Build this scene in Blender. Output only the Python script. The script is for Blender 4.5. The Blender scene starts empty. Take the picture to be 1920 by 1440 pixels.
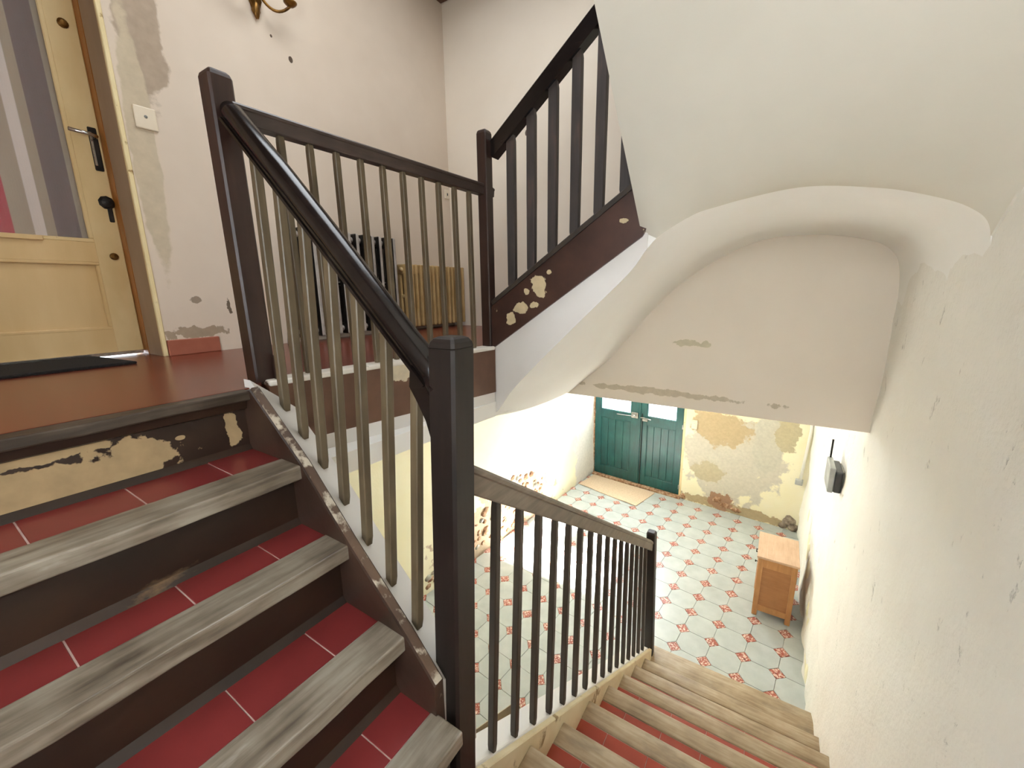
import bpy, bmesh, math, random
from mathutils import Vector, Matrix, noise
random.seed(7)
S = bpy.context.scene
COL = S.collection

# ------------------------------------------------------------------ camera
CAM_C = Vector((0.48999, -3.33795, 3.08068))
CAM_R = ((0.8403041718, 0.5419875636, -0.0117634912),
         (0.1084493510, -0.1893226518, -0.9759076144),
         (-0.5311568856, 0.8187834967, -0.2178668136))
cd = bpy.data.cameras.new('camera'); cam = bpy.data.objects.new('camera', cd); COL.objects.link(cam)
r0, r1, r2 = (Vector(v) for v in CAM_R)
mw = Matrix((r0, -r1, -r2)).transposed().to_4x4(); mw.translation = CAM_C
cam.matrix_world = mw
cd.sensor_width = 36; cd.lens = 775.33 / 1920 * 36; cd.clip_start = 0.02
S.camera = cam

# ------------------------------------------------------------------ light
W = bpy.data.worlds.new('sky'); S.world = W; W.use_nodes = True
bg = W.node_tree.nodes['Background']; bg.inputs[0].default_value = (0.80, 0.90, 1.0, 1); bg.inputs[1].default_value = 4.0

def lamp(name, kind, loc, direction, energy, color=(1, 1, 1), size=1, size_y=None, angle=None):
    l = bpy.data.lights.new(name, kind); o = bpy.data.objects.new(name, l); COL.objects.link(o)
    o.location = loc; o.rotation_euler = Vector(direction).to_track_quat('-Z', 'Y').to_euler()
    l.energy = energy; l.color = color
    if kind == 'AREA':
        l.shape = 'RECTANGLE'; l.size = size; l.size_y = size_y or size
    if angle is not None: l.angle = angle
    return o
lamp('sun', 'SUN', (-1, 6, 6), (-0.11, -1.05, -0.95), 78.0, (1.0, 0.98, 0.95), angle=0.06)
lamp('skylight', 'AREA', (-0.75, -2.0, 5.42), (0.0, 0.02, -1), 10, (0.90, 0.95, 1.0), 1.2, 1.3)
lamp('rear_fill_light', 'AREA', (.41, -4.33, 3.4), (-0.1, 1, -.05), 6.0, (0.93, 0.97, 1.0), .78, 1.2)  # fill lamp added behind the camera to brighten soffit and inner wall
lamp('fanlight_daylight', 'AREA', (-1.25, 2.95, 2.05), (0.14, -1, -0.25), 18, (0.95, 0.98, 1.0), 1.3, 0.95)

vs = S.view_settings; vs.view_transform = 'Standard'; vs.look = 'None'; vs.gamma = 1; vs.use_curve_mapping = False
vs.exposure = 1.62

# ------------------------------------------------------------------ hall frame (hall sits 6.5 degrees off the stairs, floor falls 1 degree)
L2W = Matrix(((0.99354256, 0.11335598, -0.00485776), (-0.11342243, 0.99340464, -0.01680987), (0.00292022, 0.01725230, 0.99984690)))
def H(x, y, z=0.0): return L2W @ Vector((x, y, z))

# ------------------------------------------------------------------ materials
def lin(c):
    return tuple(((v / 255) / 12.92 if v <= 10 else (((v / 255) + 0.055) / 1.055) ** 2.4) for v in c) + (1,)
def new_mat(name):
    m = bpy.data.materials.new(name); m.use_nodes = True
    nt = m.node_tree; return m, nt, nt.nodes['Principled BSDF']
class G:
    def __init__(s, nt): s.nt = nt; s.tc = nt.nodes.new('ShaderNodeNewGeometry').outputs['Position']
    def n(s, t, **k):
        o = s.nt.nodes.new(t)
        for a, b in k.items(): setattr(o, a, b)
        return o
    def l(s, a, b): s.nt.links.new(a, b)
    def noise(s, scale, detail=4, stretch=None, rough=.55, off=(0, 0, 0), dist=0):
        mp = s.n('ShaderNodeMapping'); s.l(s.tc, mp.inputs[0])
        mp.inputs['Scale'].default_value = stretch or (1, 1, 1); mp.inputs['Location'].default_value = off
        o = s.n('ShaderNodeTexNoise'); s.l(mp.outputs[0], o.inputs['Vector'])
        o.inputs['Scale'].default_value = scale; o.inputs['Detail'].default_value = detail; o.inputs['Roughness'].default_value = rough
        o.inputs['Distortion'].default_value = dist
        return o.outputs['Fac']
    def voronoi(s, scale, stretch=None):
        mp = s.n('ShaderNodeMapping'); s.l(s.tc, mp.inputs[0]); mp.inputs['Scale'].default_value = stretch or (1, 1, 1)
        o = s.n('ShaderNodeTexVoronoi'); s.l(mp.outputs[0], o.inputs['Vector']); o.inputs['Scale'].default_value = scale
        return o
    def ramp(s, fac, stops):
        o = s.n('ShaderNodeValToRGB'); s.l(fac, o.inputs[0]); e = o.color_ramp.elements
        while len(e) < len(stops): e.new(.5)
        for i, (p, c) in enumerate(stops): e[i].position = p; e[i].color = c if len(c) == 4 else lin(c)
        return o.outputs[0]
    def mix(s, fac, a, b):
        o = s.n('ShaderNodeMix', data_type='RGBA')
        if isinstance(fac, (int, float)): o.inputs[0].default_value = fac
        else: s.l(fac, o.inputs[0])
        for i, v in ((6, a), (7, b)):
            if isinstance(v, tuple): o.inputs[i].default_value = v if len(v) == 4 else lin(v)
            else: s.l(v, o.inputs[i])
        return o.outputs[2]
    def math(s, op, a, b=None, clamp=False):
        o = s.n('ShaderNodeMath', operation=op, use_clamp=clamp)
        for i, v in ((0, a), (1, b)):
            if v is None: continue
            if isinstance(v, (int, float)): o.inputs[i].default_value = v
            else: s.l(v, o.inputs[i])
        return o.outputs[0]
    def step(s, v, lo, hi):
        o = s.n('ShaderNodeMapRange'); o.clamp = True; s.l(v, o.inputs[0])
        o.inputs[1].default_value = lo; o.inputs[2].default_value = hi
        return o.outputs[0]
    def axis(s, i):
        o = s.n('ShaderNodeSeparateXYZ'); s.l(s.tc, o.inputs[0]); return o.outputs[i]
    def blob(s, c, r, amp=.5, nscale=9, edge=.06, seed=0, detail=5):
        """mask of an irregular patch: centre c, radii r"""
        sub = s.n('ShaderNodeVectorMath', operation='SUBTRACT'); s.l(s.tc, sub.inputs[0]); sub.inputs[1].default_value = c
        mul = s.n('ShaderNodeVectorMath', operation='MULTIPLY'); s.l(sub.outputs[0], mul.inputs[0]); mul.inputs[1].default_value = tuple(1 / v for v in r)
        ln = s.n('ShaderNodeVectorMath', operation='LENGTH'); s.l(mul.outputs[0], ln.inputs[0])
        nz = s.noise(nscale, detail, off=(seed, seed * .7, seed * 1.3))
        d = s.math('ADD', ln.outputs['Value'], s.math('MULTIPLY', s.math('SUBTRACT', nz, .5), amp * 4))
        return s.step(d, 1 + edge, 1 - edge)
    def bump(s, h, strength, dist, bsdf, prev=None):
        b = s.n('ShaderNodeBump'); b.inputs['Strength'].default_value = strength; b.inputs['Distance'].default_value = dist
        s.l(h, b.inputs['Height'])
        if prev: s.l(prev, b.inputs['Normal'])
        s.l(b.outputs[0], bsdf.inputs['Normal']); return b.outputs[0]

def m_noise(name, stops, scale, rough=.6, stretch=None, bump=(30, .2, .004), detail=5, metallic=0, spec=.5, off=(0, 0, 0)):
    m, nt, b = new_mat(name); g = G(nt)
    f = g.noise(scale, detail, stretch, off=off); g.l(g.ramp(f, stops), b.inputs['Base Color'])
    b.inputs['Roughness'].default_value = rough; b.inputs['Metallic'].default_value = metallic
    b.inputs['Specular IOR Level'].default_value = spec
    if bump: g.bump(g.noise(bump[0], 4, stretch), bump[1], bump[2], b)
    return m

def m_plaster(name, c0, c1, blobs=(), rough=.85, bump=.35, dents=0.0, fine=60, coarse=3.0):
    m, nt, b = new_mat(name); g = G(nt)
    col = g.ramp(g.noise(1.4, 4, rough=.6), [(.32, c0), (.68, c1)])
    h = g.math('ADD', g.math('MULTIPLY', g.noise(fine, 3), .25), g.noise(coarse, 4))
    for (c, r, amp, ns, col2, depth, seed) in blobs:
        k = g.blob(c, r, amp, ns, seed=seed)
        cc = g.mix(g.noise(28, 4), col2, tuple(int(v * .86) for v in col2))
        col = g.mix(k, col, cc)
        if depth: h = g.math('SUBTRACT', h, g.math('MULTIPLY', k, depth))
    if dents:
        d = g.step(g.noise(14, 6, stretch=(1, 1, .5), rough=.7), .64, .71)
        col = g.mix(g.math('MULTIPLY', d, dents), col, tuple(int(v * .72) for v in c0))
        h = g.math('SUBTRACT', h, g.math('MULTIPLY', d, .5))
    g.l(col, b.inputs['Base Color']); b.inputs['Roughness'].default_value = rough
    b.inputs['Specular IOR Level'].default_value = .25
    g.bump(h, bump, .012, b)
    return m

def m_paint(name, dark, mid, chip, chip_scale=10, chip_lo=.63, chip_hi=.66, rough=.38, stretch=(1, 1, 1), extra=()):
    """brown paint with chips down to the plaster or wood below"""
    m, nt, b = new_mat(name); g = G(nt)
    col = g.ramp(g.noise(6, 5, stretch), [(.3, dark), (.7, mid)])
    k = g.step(g.noise(chip_scale, 6, stretch, rough=.6), chip_lo, chip_hi)
    for (c, r, amp, ns, seed) in extra:
        k = g.math('MAXIMUM', k, g.blob(c, r, amp, ns, seed=seed, edge=.04))
    chipc = g.mix(g.noise(22, 5), chip, tuple(int(v * .75) for v in chip))
    g.l(g.mix(k, col, chipc), b.inputs['Base Color'])
    g.l(g.math('ADD', g.math('MULTIPLY', k, .45), rough), b.inputs['Roughness'])
    h = g.math('SUBTRACT', g.math('MULTIPLY', g.noise(40, 4, stretch), .3), k)
    g.bump(h, .35, .004, b)
    return m

def m_wood(name, stops, axis, rough=.5, scale=9, wear=None, bump=.3):
    """grain running along one axis"""
    st = [1, 1, 1]; st = [(.10 if i == axis else 1.0) for i in range(3)]
    m, nt, b = new_mat(name); g = G(nt)
    f = g.math('ADD', g.math('MULTIPLY', g.noise(scale * 6, 4, tuple(st)), .5), g.math('MULTIPLY', g.noise(scale * .6, 4), .5))
    col = g.ramp(f, stops)
    if wear:
        k = g.step(g.noise(wear[1], 6, tuple(.35 if i == axis else 1 for i in range(3)), rough=.65), wear[2], wear[3]); col = g.mix(k, col, wear[0])
    g.l(col, b.inputs['Base Color']); b.inputs['Roughness'].default_value = rough
    g.bump(f, bump, .004, b)
    return m

MAT = {}
MAT['landing_wall'] = m_plaster('landing_wall_plaster', (212, 195, 175), (222, 206, 187), rough=.8, bump=.12, blobs=[
    ((-1.95, -2.47, 4.25), (.3, .085, .36), .35, 7, (188, 168, 146), .4, 3),
    ((-1.95, -2.53, 3.7), (.3, .05, .5), .3, 6, (213, 196, 168), 0, 9),
    ((-1.95, -2.45, 2.90), (.3, .13, .028), .7, 20, (176, 156, 132), .3, 5),
    ((-1.95, -2.43, 3.06), (.3, .025, .02), .35, 20, (168, 150, 130), .5, 6),
    ((-1.95, -2.29, 3.02), (.3, .010, .03), .8, 36, (120, 105, 88), .5, 16),
    ((-1.95, -1.788, 4.348), (.1, .012, .016), .2, 20, (96, 80, 66), 1, 2),
    ((-1.95, -1.885, 4.42), (.1, .006, .007), .2, 20, (96, 80, 66), 1, 4),
    ((-1.95, -2.13, 4.60), (.1, .012, .010), .2, 20, (110, 92, 76), 1, 8)])
MAT['back_wall'] = m_plaster('back_wall_plaster', (230, 217, 198), (236, 224, 206), rough=.85, bump=.15, blobs=[
    ((-1.2, -.5, 4.2), (.014, .2, .02), .3, 30, (120, 104, 90), .6, 3),
    ((-1.5, -.5, 4.1), (.008, .2, .014), .3, 30, (120, 104, 90), .6, 12),
    ((-.16, -.5, 3.62), (.03, .2, .03), .5, 16, (176, 164, 152), .2, 7),
    ((-.2, -.5, 2.40), (.5, .2, .02), .8, 12, (216, 201, 174), .1, 11),
    ((.02, -.5, 2.74), (.10, .2, .022), .9, 16, (222, 210, 178), 0, 13)])
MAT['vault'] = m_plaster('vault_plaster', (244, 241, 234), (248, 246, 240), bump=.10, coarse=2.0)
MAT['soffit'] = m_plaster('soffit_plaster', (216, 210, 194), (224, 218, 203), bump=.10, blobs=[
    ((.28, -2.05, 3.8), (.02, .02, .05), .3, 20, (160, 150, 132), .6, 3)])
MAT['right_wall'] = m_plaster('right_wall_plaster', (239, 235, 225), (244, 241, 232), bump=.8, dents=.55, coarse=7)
hw = H(-2.27, 0)
MAT['hall_left'] = m_plaster('hall_yellow_plaster', (238, 230, 192), (243, 237, 208), bump=.35, blobs=[
    (tuple(H(-2.27, .9, .75)), (.5, .75, .5), .5, 5, (228, 224, 212), .3, 2), (tuple(H(-2.27, .3, .25)), (.5, 1.1, .42), .5, 7, (206, 184, 156), .4, 12),
    (tuple(H(-2.27, 2.5, 1.0)), (.5, .42, 2.2), .25, 4, (236, 232, 222), .1, 5)])
MAT['hall_far'] = m_plaster('hall_far_plaster', (240, 230, 190), (244, 238, 212), bump=.4, blobs=[
    (tuple(H(-.2, 2.68, .78)), (.62, .5, .62), .42, 6, (222, 214, 196), .2, 2),
    (tuple(H(-.35, 2.68, 1.18)), (.36, .5, .24), .45, 7, (208, 186, 148), .5, 5),
    (tuple(H(.22, 2.68, 1.1)), (.17, .5, .42), .25, 5, (216, 210, 192), .1, 8),
    (tuple(H(.43, 2.68, 1.25)), (.13, .5, .22), .5, 9, (206, 194, 160), .3, 18),
    (tuple(H(-.45, 2.68, .52)), (.2, .5, .14), .4, 8, (206, 194, 162), .4, 9),
    (tuple(H(-.15, 2.68, .06)), (.9, .5, .07), .5, 12, (196, 176, 140), .5, 4),
    (tuple(H(-.28, 2.68, .12)), (.17, .5, .12), .5, 12, (178, 140, 112), .9, 14)])
MAT['stone'] = m_noise('bare_stone', [(.3, (120, 82, 58)), (.5, (176, 134, 100)), (.7, (220, 196, 168))], 26, .9, bump=(18, .9, .03))
MAT['stone_grey'] = m_noise('bare_stone_grey', [(.3, (110, 96, 82)), (.7, (176, 160, 140))], 18, .9, bump=(14, 1, .04))
MAT['hall_base'] = m_noise('hall_screed', [(.3, (150, 146, 132)), (.7, (190, 186, 170))], 8, .7)
MAT['tile_grey'] = m_noise('grey_cement_tile', [(.3, (178, 184, 180)), (.7, (196, 200, 196))], 7, .32, bump=(40, .05, .002))
def m_inset():
    m, nt, b = new_mat('red_speckled_tile'); g = G(nt)
    v = g.voronoi(95); k = g.step(g.noise(60, 3, rough=.7), .50, .56)
    col = g.mix(k, (168, 84, 66), (232, 206, 190)); col = g.mix(g.step(g.noise(45, 3, off=(3, 3, 3)), .6, .66), col, (120, 66, 60))
    g.l(col, b.inputs['Base Color']); b.inputs['Roughness'].default_value = .35; return m
MAT['tile_inset'] = m_inset()
MAT['red_tile'] = m_noise('red_step_tile', [(.25, (110, 40, 38)), (.75, (130, 50, 48))], 5, .28, bump=(60, .05, .002))
MAT['red_tile_lower'] = m_noise('red_orange_step_tile', [(.25, (158, 62, 44)), (.75, (176, 76, 56))], 5, .4, bump=(60, .05, .002))
MAT['landing_floor'] = m_noise('landing_red_tile', [(.25, (108, 50, 34)), (.75, (126, 60, 42))], 4, .26, bump=(50, .04, .002))
MAT['grout'] = m_noise('grout', [(.3, (160, 130, 120)), (.7, (200, 176, 164))], 20, .9)
MAT['nosing_y'] = m_wood('worn_nosing_wood', [(.30, (62, 52, 42)), (.46, (118, 106, 90)), (.62, (152, 142, 126))], 1, .36, wear=((206, 198, 186), 4, .60, .74))
MAT['nosing_dark'] = m_wood('dark_landing_nosing_wood', [(.30, (30, 23, 17)), (.5, (56, 45, 35)), (.7, (92, 80, 67))], 1, .4)
MAT['nosing_x'] = m_wood('pale_nosing_wood', [(.30, (128, 106, 80)), (.5, (172, 150, 120)), (.68, (196, 178, 150))], 0, .5, wear=((120, 108, 92), 3, .60, .72))
MAT['riser_brown'] = m_paint('brown_riser_paint', (30, 20, 13), (54, 36, 23), (124, 98, 68), 7, .64, .70, rough=.42, stretch=(1, .5, 1))
MAT['riser_peeled'] = m_paint('peeling_riser_paint', (36, 24, 15), (60, 41, 28), (184, 156, 114), 9, .66, .70, rough=.45, stretch=(1, .6, 1), extra=[
    ((-.845, -3.18, 2.655), (.3, .25, .050), .55, 17, 3), ((-.845, -3.02, 2.675), (.3, .06, .055), .5, 22, 9), ((-.845, -3.20, 2.735), (.3, .10, .018), .6, 20, 19), ((-.845, -2.800, 2.69), (.3, .020, .05), .5, 30, 6), ((-.845, -2.93, 2.70), (.3, .012, .007), .3, 26, 8)])
MAT['plaster_riser'] = m_plaster('pale_riser_plaster', (206, 184, 146), (222, 204, 168), bump=.4)
MAT['plinth_brown'] = m_paint('brown_plinth_paint', (46, 31, 23), (72, 51, 40), (176, 160, 138), 13, .66, .70, rough=.42)
MAT['fascia_brown'] = m_paint('brown_fascia_paint', (86, 58, 42), (112, 78, 58), (238, 222, 190), 8, .70, .72, rough=.4, extra=[
    ((-.82, -2.16, 2.76), (.3, .06, .045), .5, 22, 4)])
MAT['stringer_brown'] = m_paint('brown_stringer_paint', (52, 32, 25), (78, 51, 40), (222, 200, 158), 15, .68, .70, rough=.4, extra=[
    ((-.60, -1.57, 3.0), (.035, .3, .03), .5, 22, 4), ((-.50, -1.57, 3.10), (.04, .3, .05), .5, 20, 7), ((-.655, -1.57, 2.95), (.03, .3, .03), .6, 22, 9), ((-.52, -1.57, 3.02), (.022, .3, .016), .6, 26, 14), ((-.44, -1.57, 3.17), (.016, .3, .012), .6, 26, 17), ((-.10, -1.57, 3.36), (.022, .3, .010), .7, 26, 21), ((-.56, -1.57, 3.085), (.018, .3, .016), .6, 26, 24)])
MAT['white_band'] = m_plaster('white_band_plaster', (224, 218, 210), (232, 228, 222), bump=.15)
MAT['flake'] = m_paint('flaked_string_edge', (70, 52, 40), (104, 82, 64), (206, 192, 170), 16, .50, .58, rough=.6)
MAT['white_edge'] = m_paint('worn_white_edge', (214, 206, 192), (238, 232, 222), (126, 104, 82), 12, .58, .64, rough=.6)
MAT['cream_stringer'] = m_paint('cream_stringer_plaster', (216, 198, 158), (232, 218, 184), (168, 140, 100), 7, .60, .66, rough=.7)
MAT['rail_black'] = m_wood('polished_black_rail_wood', [(.3, (14, 11, 10)), (.55, (26, 20, 18)), (.75, (48, 38, 33))], 0, .20, wear=((140, 112, 96), 9, .66, .74), bump=.12)
MAT['rail_brown'] = m_wood('dark_brown_rail_wood', [(.3, (40, 31, 27)), (.55, (62, 49, 42)), (.75, (84, 68, 58))], 1, .38, wear=((150, 130, 116), 16, .70, .76), bump=.15)
MAT['rail_grey'] = m_wood('dusty_rail_wood', [(.3, (92, 80, 66)), (.55, (120, 106, 90)), (.75, (146, 132, 114))], 1, .45, bump=.15)
MAT['newel'] = m_wood('dark_newel_wood', [(.3, (17, 12, 9)), (.55, (32, 23, 18)), (.75, (48, 36, 29))], 2, .46, bump=.15)
MAT['newel_red'] = m_wood('red_brown_newel_wood', [(.3, (34, 21, 16)), (.55, (52, 34, 27)), (.75, (70, 49, 40))], 2, .36, wear=((150, 136, 126), 26, .74, .78), bump=.15)
MAT['baluster_olive'] = m_wood('olive_brown_baluster_wood', [(.3, (74, 62, 44)), (.55, (98, 84, 62)), (.75, (120, 104, 80))], 2, .45, bump=.15)
MAT['baluster_dark'] = m_wood('black_brown_baluster_wood', [(.3, (38, 31, 25)), (.55, (58, 48, 38)), (.75, (78, 66, 52))], 2, .45, bump=.15)
MAT['baluster_grey'] = m_wood('grey_brown_baluster_wood', [(.3, (44, 40, 38)), (.55, (66, 58, 54)), (.75, (96, 74, 64))], 2, .45, bump=.15)
MAT['brown_ceiling'] = m_wood('brown_ceiling_wood', [(.3, (70, 46, 34)), (.7, (110, 78, 58))], 1, .6)
MAT['green'] = m_wood('green_door_paint', [(.3, (16, 62, 62)), (.55, (24, 82, 80)), (.75, (40, 100, 96))], 2, .32, bump=.1)
MAT['metal'] = m_noise('worn_grey_metal', [(.3, (112, 112, 108)), (.7, (170, 168, 160))], 14, .38, metallic=.7)
MAT['dark_metal'] = m_noise('dark_iron', [(.3, (22, 20, 18)), (.7, (48, 42, 36))], 30, .5, metallic=.4)
MAT['chrome'] = m_noise('bright_metal', [(.3, (200, 200, 198)), (.7, (230, 230, 228))], 14, .18, metallic=1)
MAT['brass'] = m_noise('aged_brass', [(.3, (80, 52, 22)), (.7, (150, 108, 50))], 22, .35, metallic=.8)
MAT['cream_door'] = m_noise('cream_door_paint', [(.3, (206, 172, 116)), (.7, (222, 190, 138))], 5, .5, stretch=(1, 1, .25), bump=(30, .1, .003))
MAT['cream_door_worn'] = m_paint('worn_cream_stile_paint', (208, 178, 124), (224, 198, 148), (120, 92, 56), 12, .70, .74, rough=.5, stretch=(1, 1, .5))
MAT['orange_jamb'] = m_noise('orange_varnish', [(.3, (138, 84, 28)), (.7, (166, 106, 44))], 8, .4, stretch=(1, 1, .2))
MAT['grey_reveal'] = m_noise('grey_brown_reveal_paint', [(.3, (148, 124, 98)), (.7, (166, 142, 116))], 5, .6, stretch=(1, 1, .4))
MAT['cream_trim'] = m_paint('cream_casing_paint', (226, 204, 150), (238, 220, 172), (170, 128, 70), 16, .62, .68, rough=.6)
MAT['baseboard'] = m_noise('red_baseboard_tile', [(.3, (150, 84, 62)), (.7, (168, 100, 78))], 7, .5)
MAT['rad_grey'] = m_noise('greyish_radiator_paint', [(.3, (150, 142, 134)), (.7, (206, 198, 188))], 9, .4, bump=(50, .1, .002))
MAT['rad_tan'] = m_noise('tan_radiator_paint', [(.3, (176, 144, 92)), (.7, (202, 172, 120))], 9, .4, bump=(50, .1, .002))
MAT['black_mat'] = m_noise('black_coir', [(.3, (10, 10, 10)), (.7, (30, 28, 27))], 120, .95, bump=(180, 1, .006))
MAT['beige_mat'] = m_noise('beige_coir', [(.3, (206, 178, 148)), (.7, (226, 202, 174))], 60, .95, bump=(160, .6, .003))
MAT['oak'] = m_wood('oak_veneer', [(.3, (176, 122, 72)), (.55, (198, 144, 92)), (.75, (212, 162, 110))], 2, .45, bump=.1)
MAT['oak_panel'] = m_wood('oak_panel_veneer', [(.3, (162, 108, 64)), (.55, (178, 124, 78)), (.75, (190, 138, 92))], 0, .45, bump=.1)
MAT['oak_top'] = m_wood('faded_oak_top', [(.3, (196, 158, 126)), (.55, (212, 178, 148)), (.75, (222, 192, 164))], 1, .5, bump=.1)
MAT['cream_plastic'] = m_noise('cream_plastic', [(.3, (224, 208, 182)), (.7, (232, 218, 194))], 8, .35, bump=None)
MAT['grey_plastic'] = m_noise('grey_plastic', [(.3, (150, 152, 150)), (.7, (186, 188, 184))], 8, .35, bump=None)
MAT['black_plastic'] = m_noise('black_plastic', [(.3, (40, 42, 44)), (.7, (62, 64, 66))], 8, .35, bump=None)
MAT['cardboard'] = m_noise('beige_cardboard', [(.3, (190, 174, 146)), (.7, (206, 192, 166))], 8, .8)
MAT['candle'] = m_noise('ivory_candle_sleeve', [(.3, (226, 214, 186)), (.7, (236, 226, 202))], 8, .5, bump=None)
def m_glass(name, tint, transp):
    m, nt, b = new_mat(name); g = G(nt)
    t = g.n('ShaderNodeBsdfTransparent'); t.inputs[0].default_value = tint
    b.inputs['Base Color'].default_value = (.9, .95, .95, 1); b.inputs['Roughness'].default_value = .08
    mx = g.n('ShaderNodeMixShader'); mx.inputs[0].default_value = transp
    g.l(b.outputs[0], mx.inputs[1]); g.l(t.outputs[0], mx.inputs[2]); g.l(mx.outputs[0], nt.nodes['Material Output'].inputs[0]); return m
def m_milk():
    m, nt, b = new_mat('milky_sun_block_pane'); g = G(nt)  # nearly opaque, added to stop direct sun falling into the stairwell
    t = g.n('ShaderNodeBsdfTranslucent'); t.inputs[0].default_value = (.9, .95, 1, 1)
    b.inputs['Base Color'].default_value = (.8, .82, .82, 1); b.inputs['Roughness'].default_value = .3
    mx = g.n('ShaderNodeMixShader'); mx.inputs[0].default_value = .03
    g.l(b.outputs[0], mx.inputs[1]); g.l(t.outputs[0], mx.inputs[2]); g.l(mx.outputs[0], nt.nodes['Material Output'].inputs[0]); return m
MAT['milk'] = m_milk()
MAT['glass'] = m_glass('window_glass', (1, 1, 1, 1), .94)
def m_curtain():
    m, nt, b = new_mat('striped_curtain_fabric'); g = G(nt)
    cols = [(-3.9, (150, 128, 104)), (-3.10, (168, 20, 36)), (-2.930, (158, 136, 112)), (-2.872, (204, 186, 174)), (-2.837, (152, 130, 104)), (-2.807, (96, 68, 60)), (-2.729, (152, 132, 108))]
    y = g.axis(1); c = lin(cols[0][1])
    for (p, cc) in cols[1:]: c = g.mix(g.step(y, p - .0015, p + .0015), c, cc)
    g.l(c, b.inputs['Base Color']); b.inputs['Roughness'].default_value = .9
    g.bump(g.noise(220, 2), .3, .002, b); return m
MAT['curtain'] = m_curtain()

# ------------------------------------------------------------------ mesh helpers
def wloc(o):
    v = Vector((0, 0, 0))
    while o: v = v + o.location; o = o.parent
    return v
def link(name, me, mat=None, parent=None):
    o = bpy.data.objects.new(name, me); COL.objects.link(o)
    if mat and me: me.materials.append(MAT[mat] if isinstance(mat, str) else mat)
    if parent: o.parent = parent
    return o
def obj(name, bm, mat, parent=None, smooth=False, auto=False):
    """mesh given in world coordinates; stored relative to the parent"""
    if parent:
        off = wloc(parent)
        for v in bm.verts: v.co -= off
    bmesh.ops.recalc_face_normals(bm, faces=bm.faces)
    me = bpy.data.meshes.new(name); 
    for f in bm.faces: f.smooth = smooth
    bm.to_mesh(me); bm.free()
    return link(name, me, mat, parent)
def tag(o, label, cat, group=None, kind=None):
    o['label'] = label; o['category'] = cat
    if group: o['group'] = group
    if kind: o['kind'] = kind
    return o
def thing(name, loc, label, cat, group=None, kind=None):
    o = bpy.data.objects.new(name, None); COL.objects.link(o); o.location = loc; o.empty_display_size = .1
    return tag(o, label, cat, group, kind)
def bevel(bm, w, seg=1, edges=None):
    if w: bmesh.ops.bevel(bm, geom=list(edges or bm.edges), offset=w, segments=seg, affect='EDGES', profile=.5, clamp_overlap=True)
def box(bm, a, b, bev=0, seg=1):
    a = Vector(a); b = Vector(b); n = len(bm.verts)
    t = bmesh.new(); vs_ = bmesh.ops.create_cube(t, size=1)['verts']
    for v in vs_: v.co = Vector(((a[i] + b[i]) / 2 + v.co[i] * (b[i] - a[i]) for i in range(3)))
    bevel(t, bev, seg); merge(bm, t); return bm
def merge(bm, t):
    t.verts.index_update(); m = {v.index: bm.verts.new(v.co) for v in t.verts}
    for f in t.faces:
        try: bm.faces.new([m[v.index] for v in f.verts])
        except ValueError: pass
    t.free()
def nbox(a, b, bev=0, seg=1): return box(bmesh.new(), a, b, bev, seg)
def prism(bm, pts, vec):
    """polygon pts (3D) extruded by vec"""
    vec = Vector(vec); A = [bm.verts.new(Vector(p)) for p in pts]; B = [bm.verts.new(Vector(p) + vec) for p in pts]
    bm.faces.new(A); bm.faces.new(B[::-1]); n = len(A)
    for i in range(n): bm.faces.new((A[i], A[(i + 1) % n], B[(i + 1) % n], B[i]))
    return bm
def nprism(pts, vec, bev=0, seg=1):
    bm = prism(bmesh.new(), pts, vec); bevel(bm, bev, seg); return bm
def loft(bm, rings, closed=True, caps=True):
    R_ = [[bm.verts.new(Vector(p)) for p in r] for r in rings]; n = len(R_[0])
    for a, b in zip(R_, R_[1:]):
        for i in range(n if closed else n - 1): bm.faces.new((a[i], a[(i + 1) % n], b[(i + 1) % n], b[i]))
    if caps and closed: bm.faces.new(R_[0][::-1]); bm.faces.new(R_[-1])
    return bm
def bar(p0, p1, w, d=None, ch=.22):
    """near-vertical square bar with chamfered corners and tapered ends between p0 and p1"""
    d = d or w; p0 = Vector(p0); p1 = Vector(p1); bm = bmesh.new(); rings = []
    for t, s in ((0, .82), (.03, 1), (.5, 1.04), (.96, 1), (1, .8)):
        c = p0.lerp(p1, t); a, b = w / 2 * s, d / 2 * s; e = ch * min(a, b)
        rings.append([c + Vector(q) for q in ((a - e, -b, 0), (a, -b + e, 0), (a, b - e, 0), (a - e, b, 0), (-a + e, b, 0), (-a, b - e, 0), (-a, -b + e, 0), (-a + e, -b, 0))])
    return loft(bm, rings)
def sweep(path, prof, up=(0, 0, 1), scale=None):
    """profile (side, up) swept along a path"""
    path = [Vector(p) for p in path]; bm = bmesh.new(); rings = []
    for i, p in enumerate(path):
        t = (path[min(i + 1, len(path) - 1)] - path[max(i - 1, 0)]).normalized()
        s = t.cross(Vector(up)).normalized(); u = s.cross(t)
        k = scale[i] if scale else 1
        rings.append([p + s * a * k + u * b * k for a, b in prof])
    return loft(bm, rings)
def tube(path, r, n=8):
    rr = r if isinstance(r, (list, tuple)) else [r] * len(path)
    prof = [(math.cos(2 * math.pi * i / n), math.sin(2 * math.pi * i / n)) for i in range(n)]
    path = [Vector(p) for p in path]; up = (0, 0, 1)
    if abs((path[-1] - path[0]).normalized().z) > .9: up = (1, 0, 0)
    return sweep(path, prof, up, rr)
def lathe(c, prof, axis=(0, 0, 1), n=20):
    c = Vector(c); ax = Vector(axis).normalized(); s = ax.orthogonal().normalized(); t = ax.cross(s); bm = bmesh.new()
    rings = [[c + ax * h + (s * math.cos(2 * math.pi * i / n) + t * math.sin(2 * math.pi * i / n)) * max(r, .0005) for i in range(n)] for r, h in prof]
    return loft(bm, rings)
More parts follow.
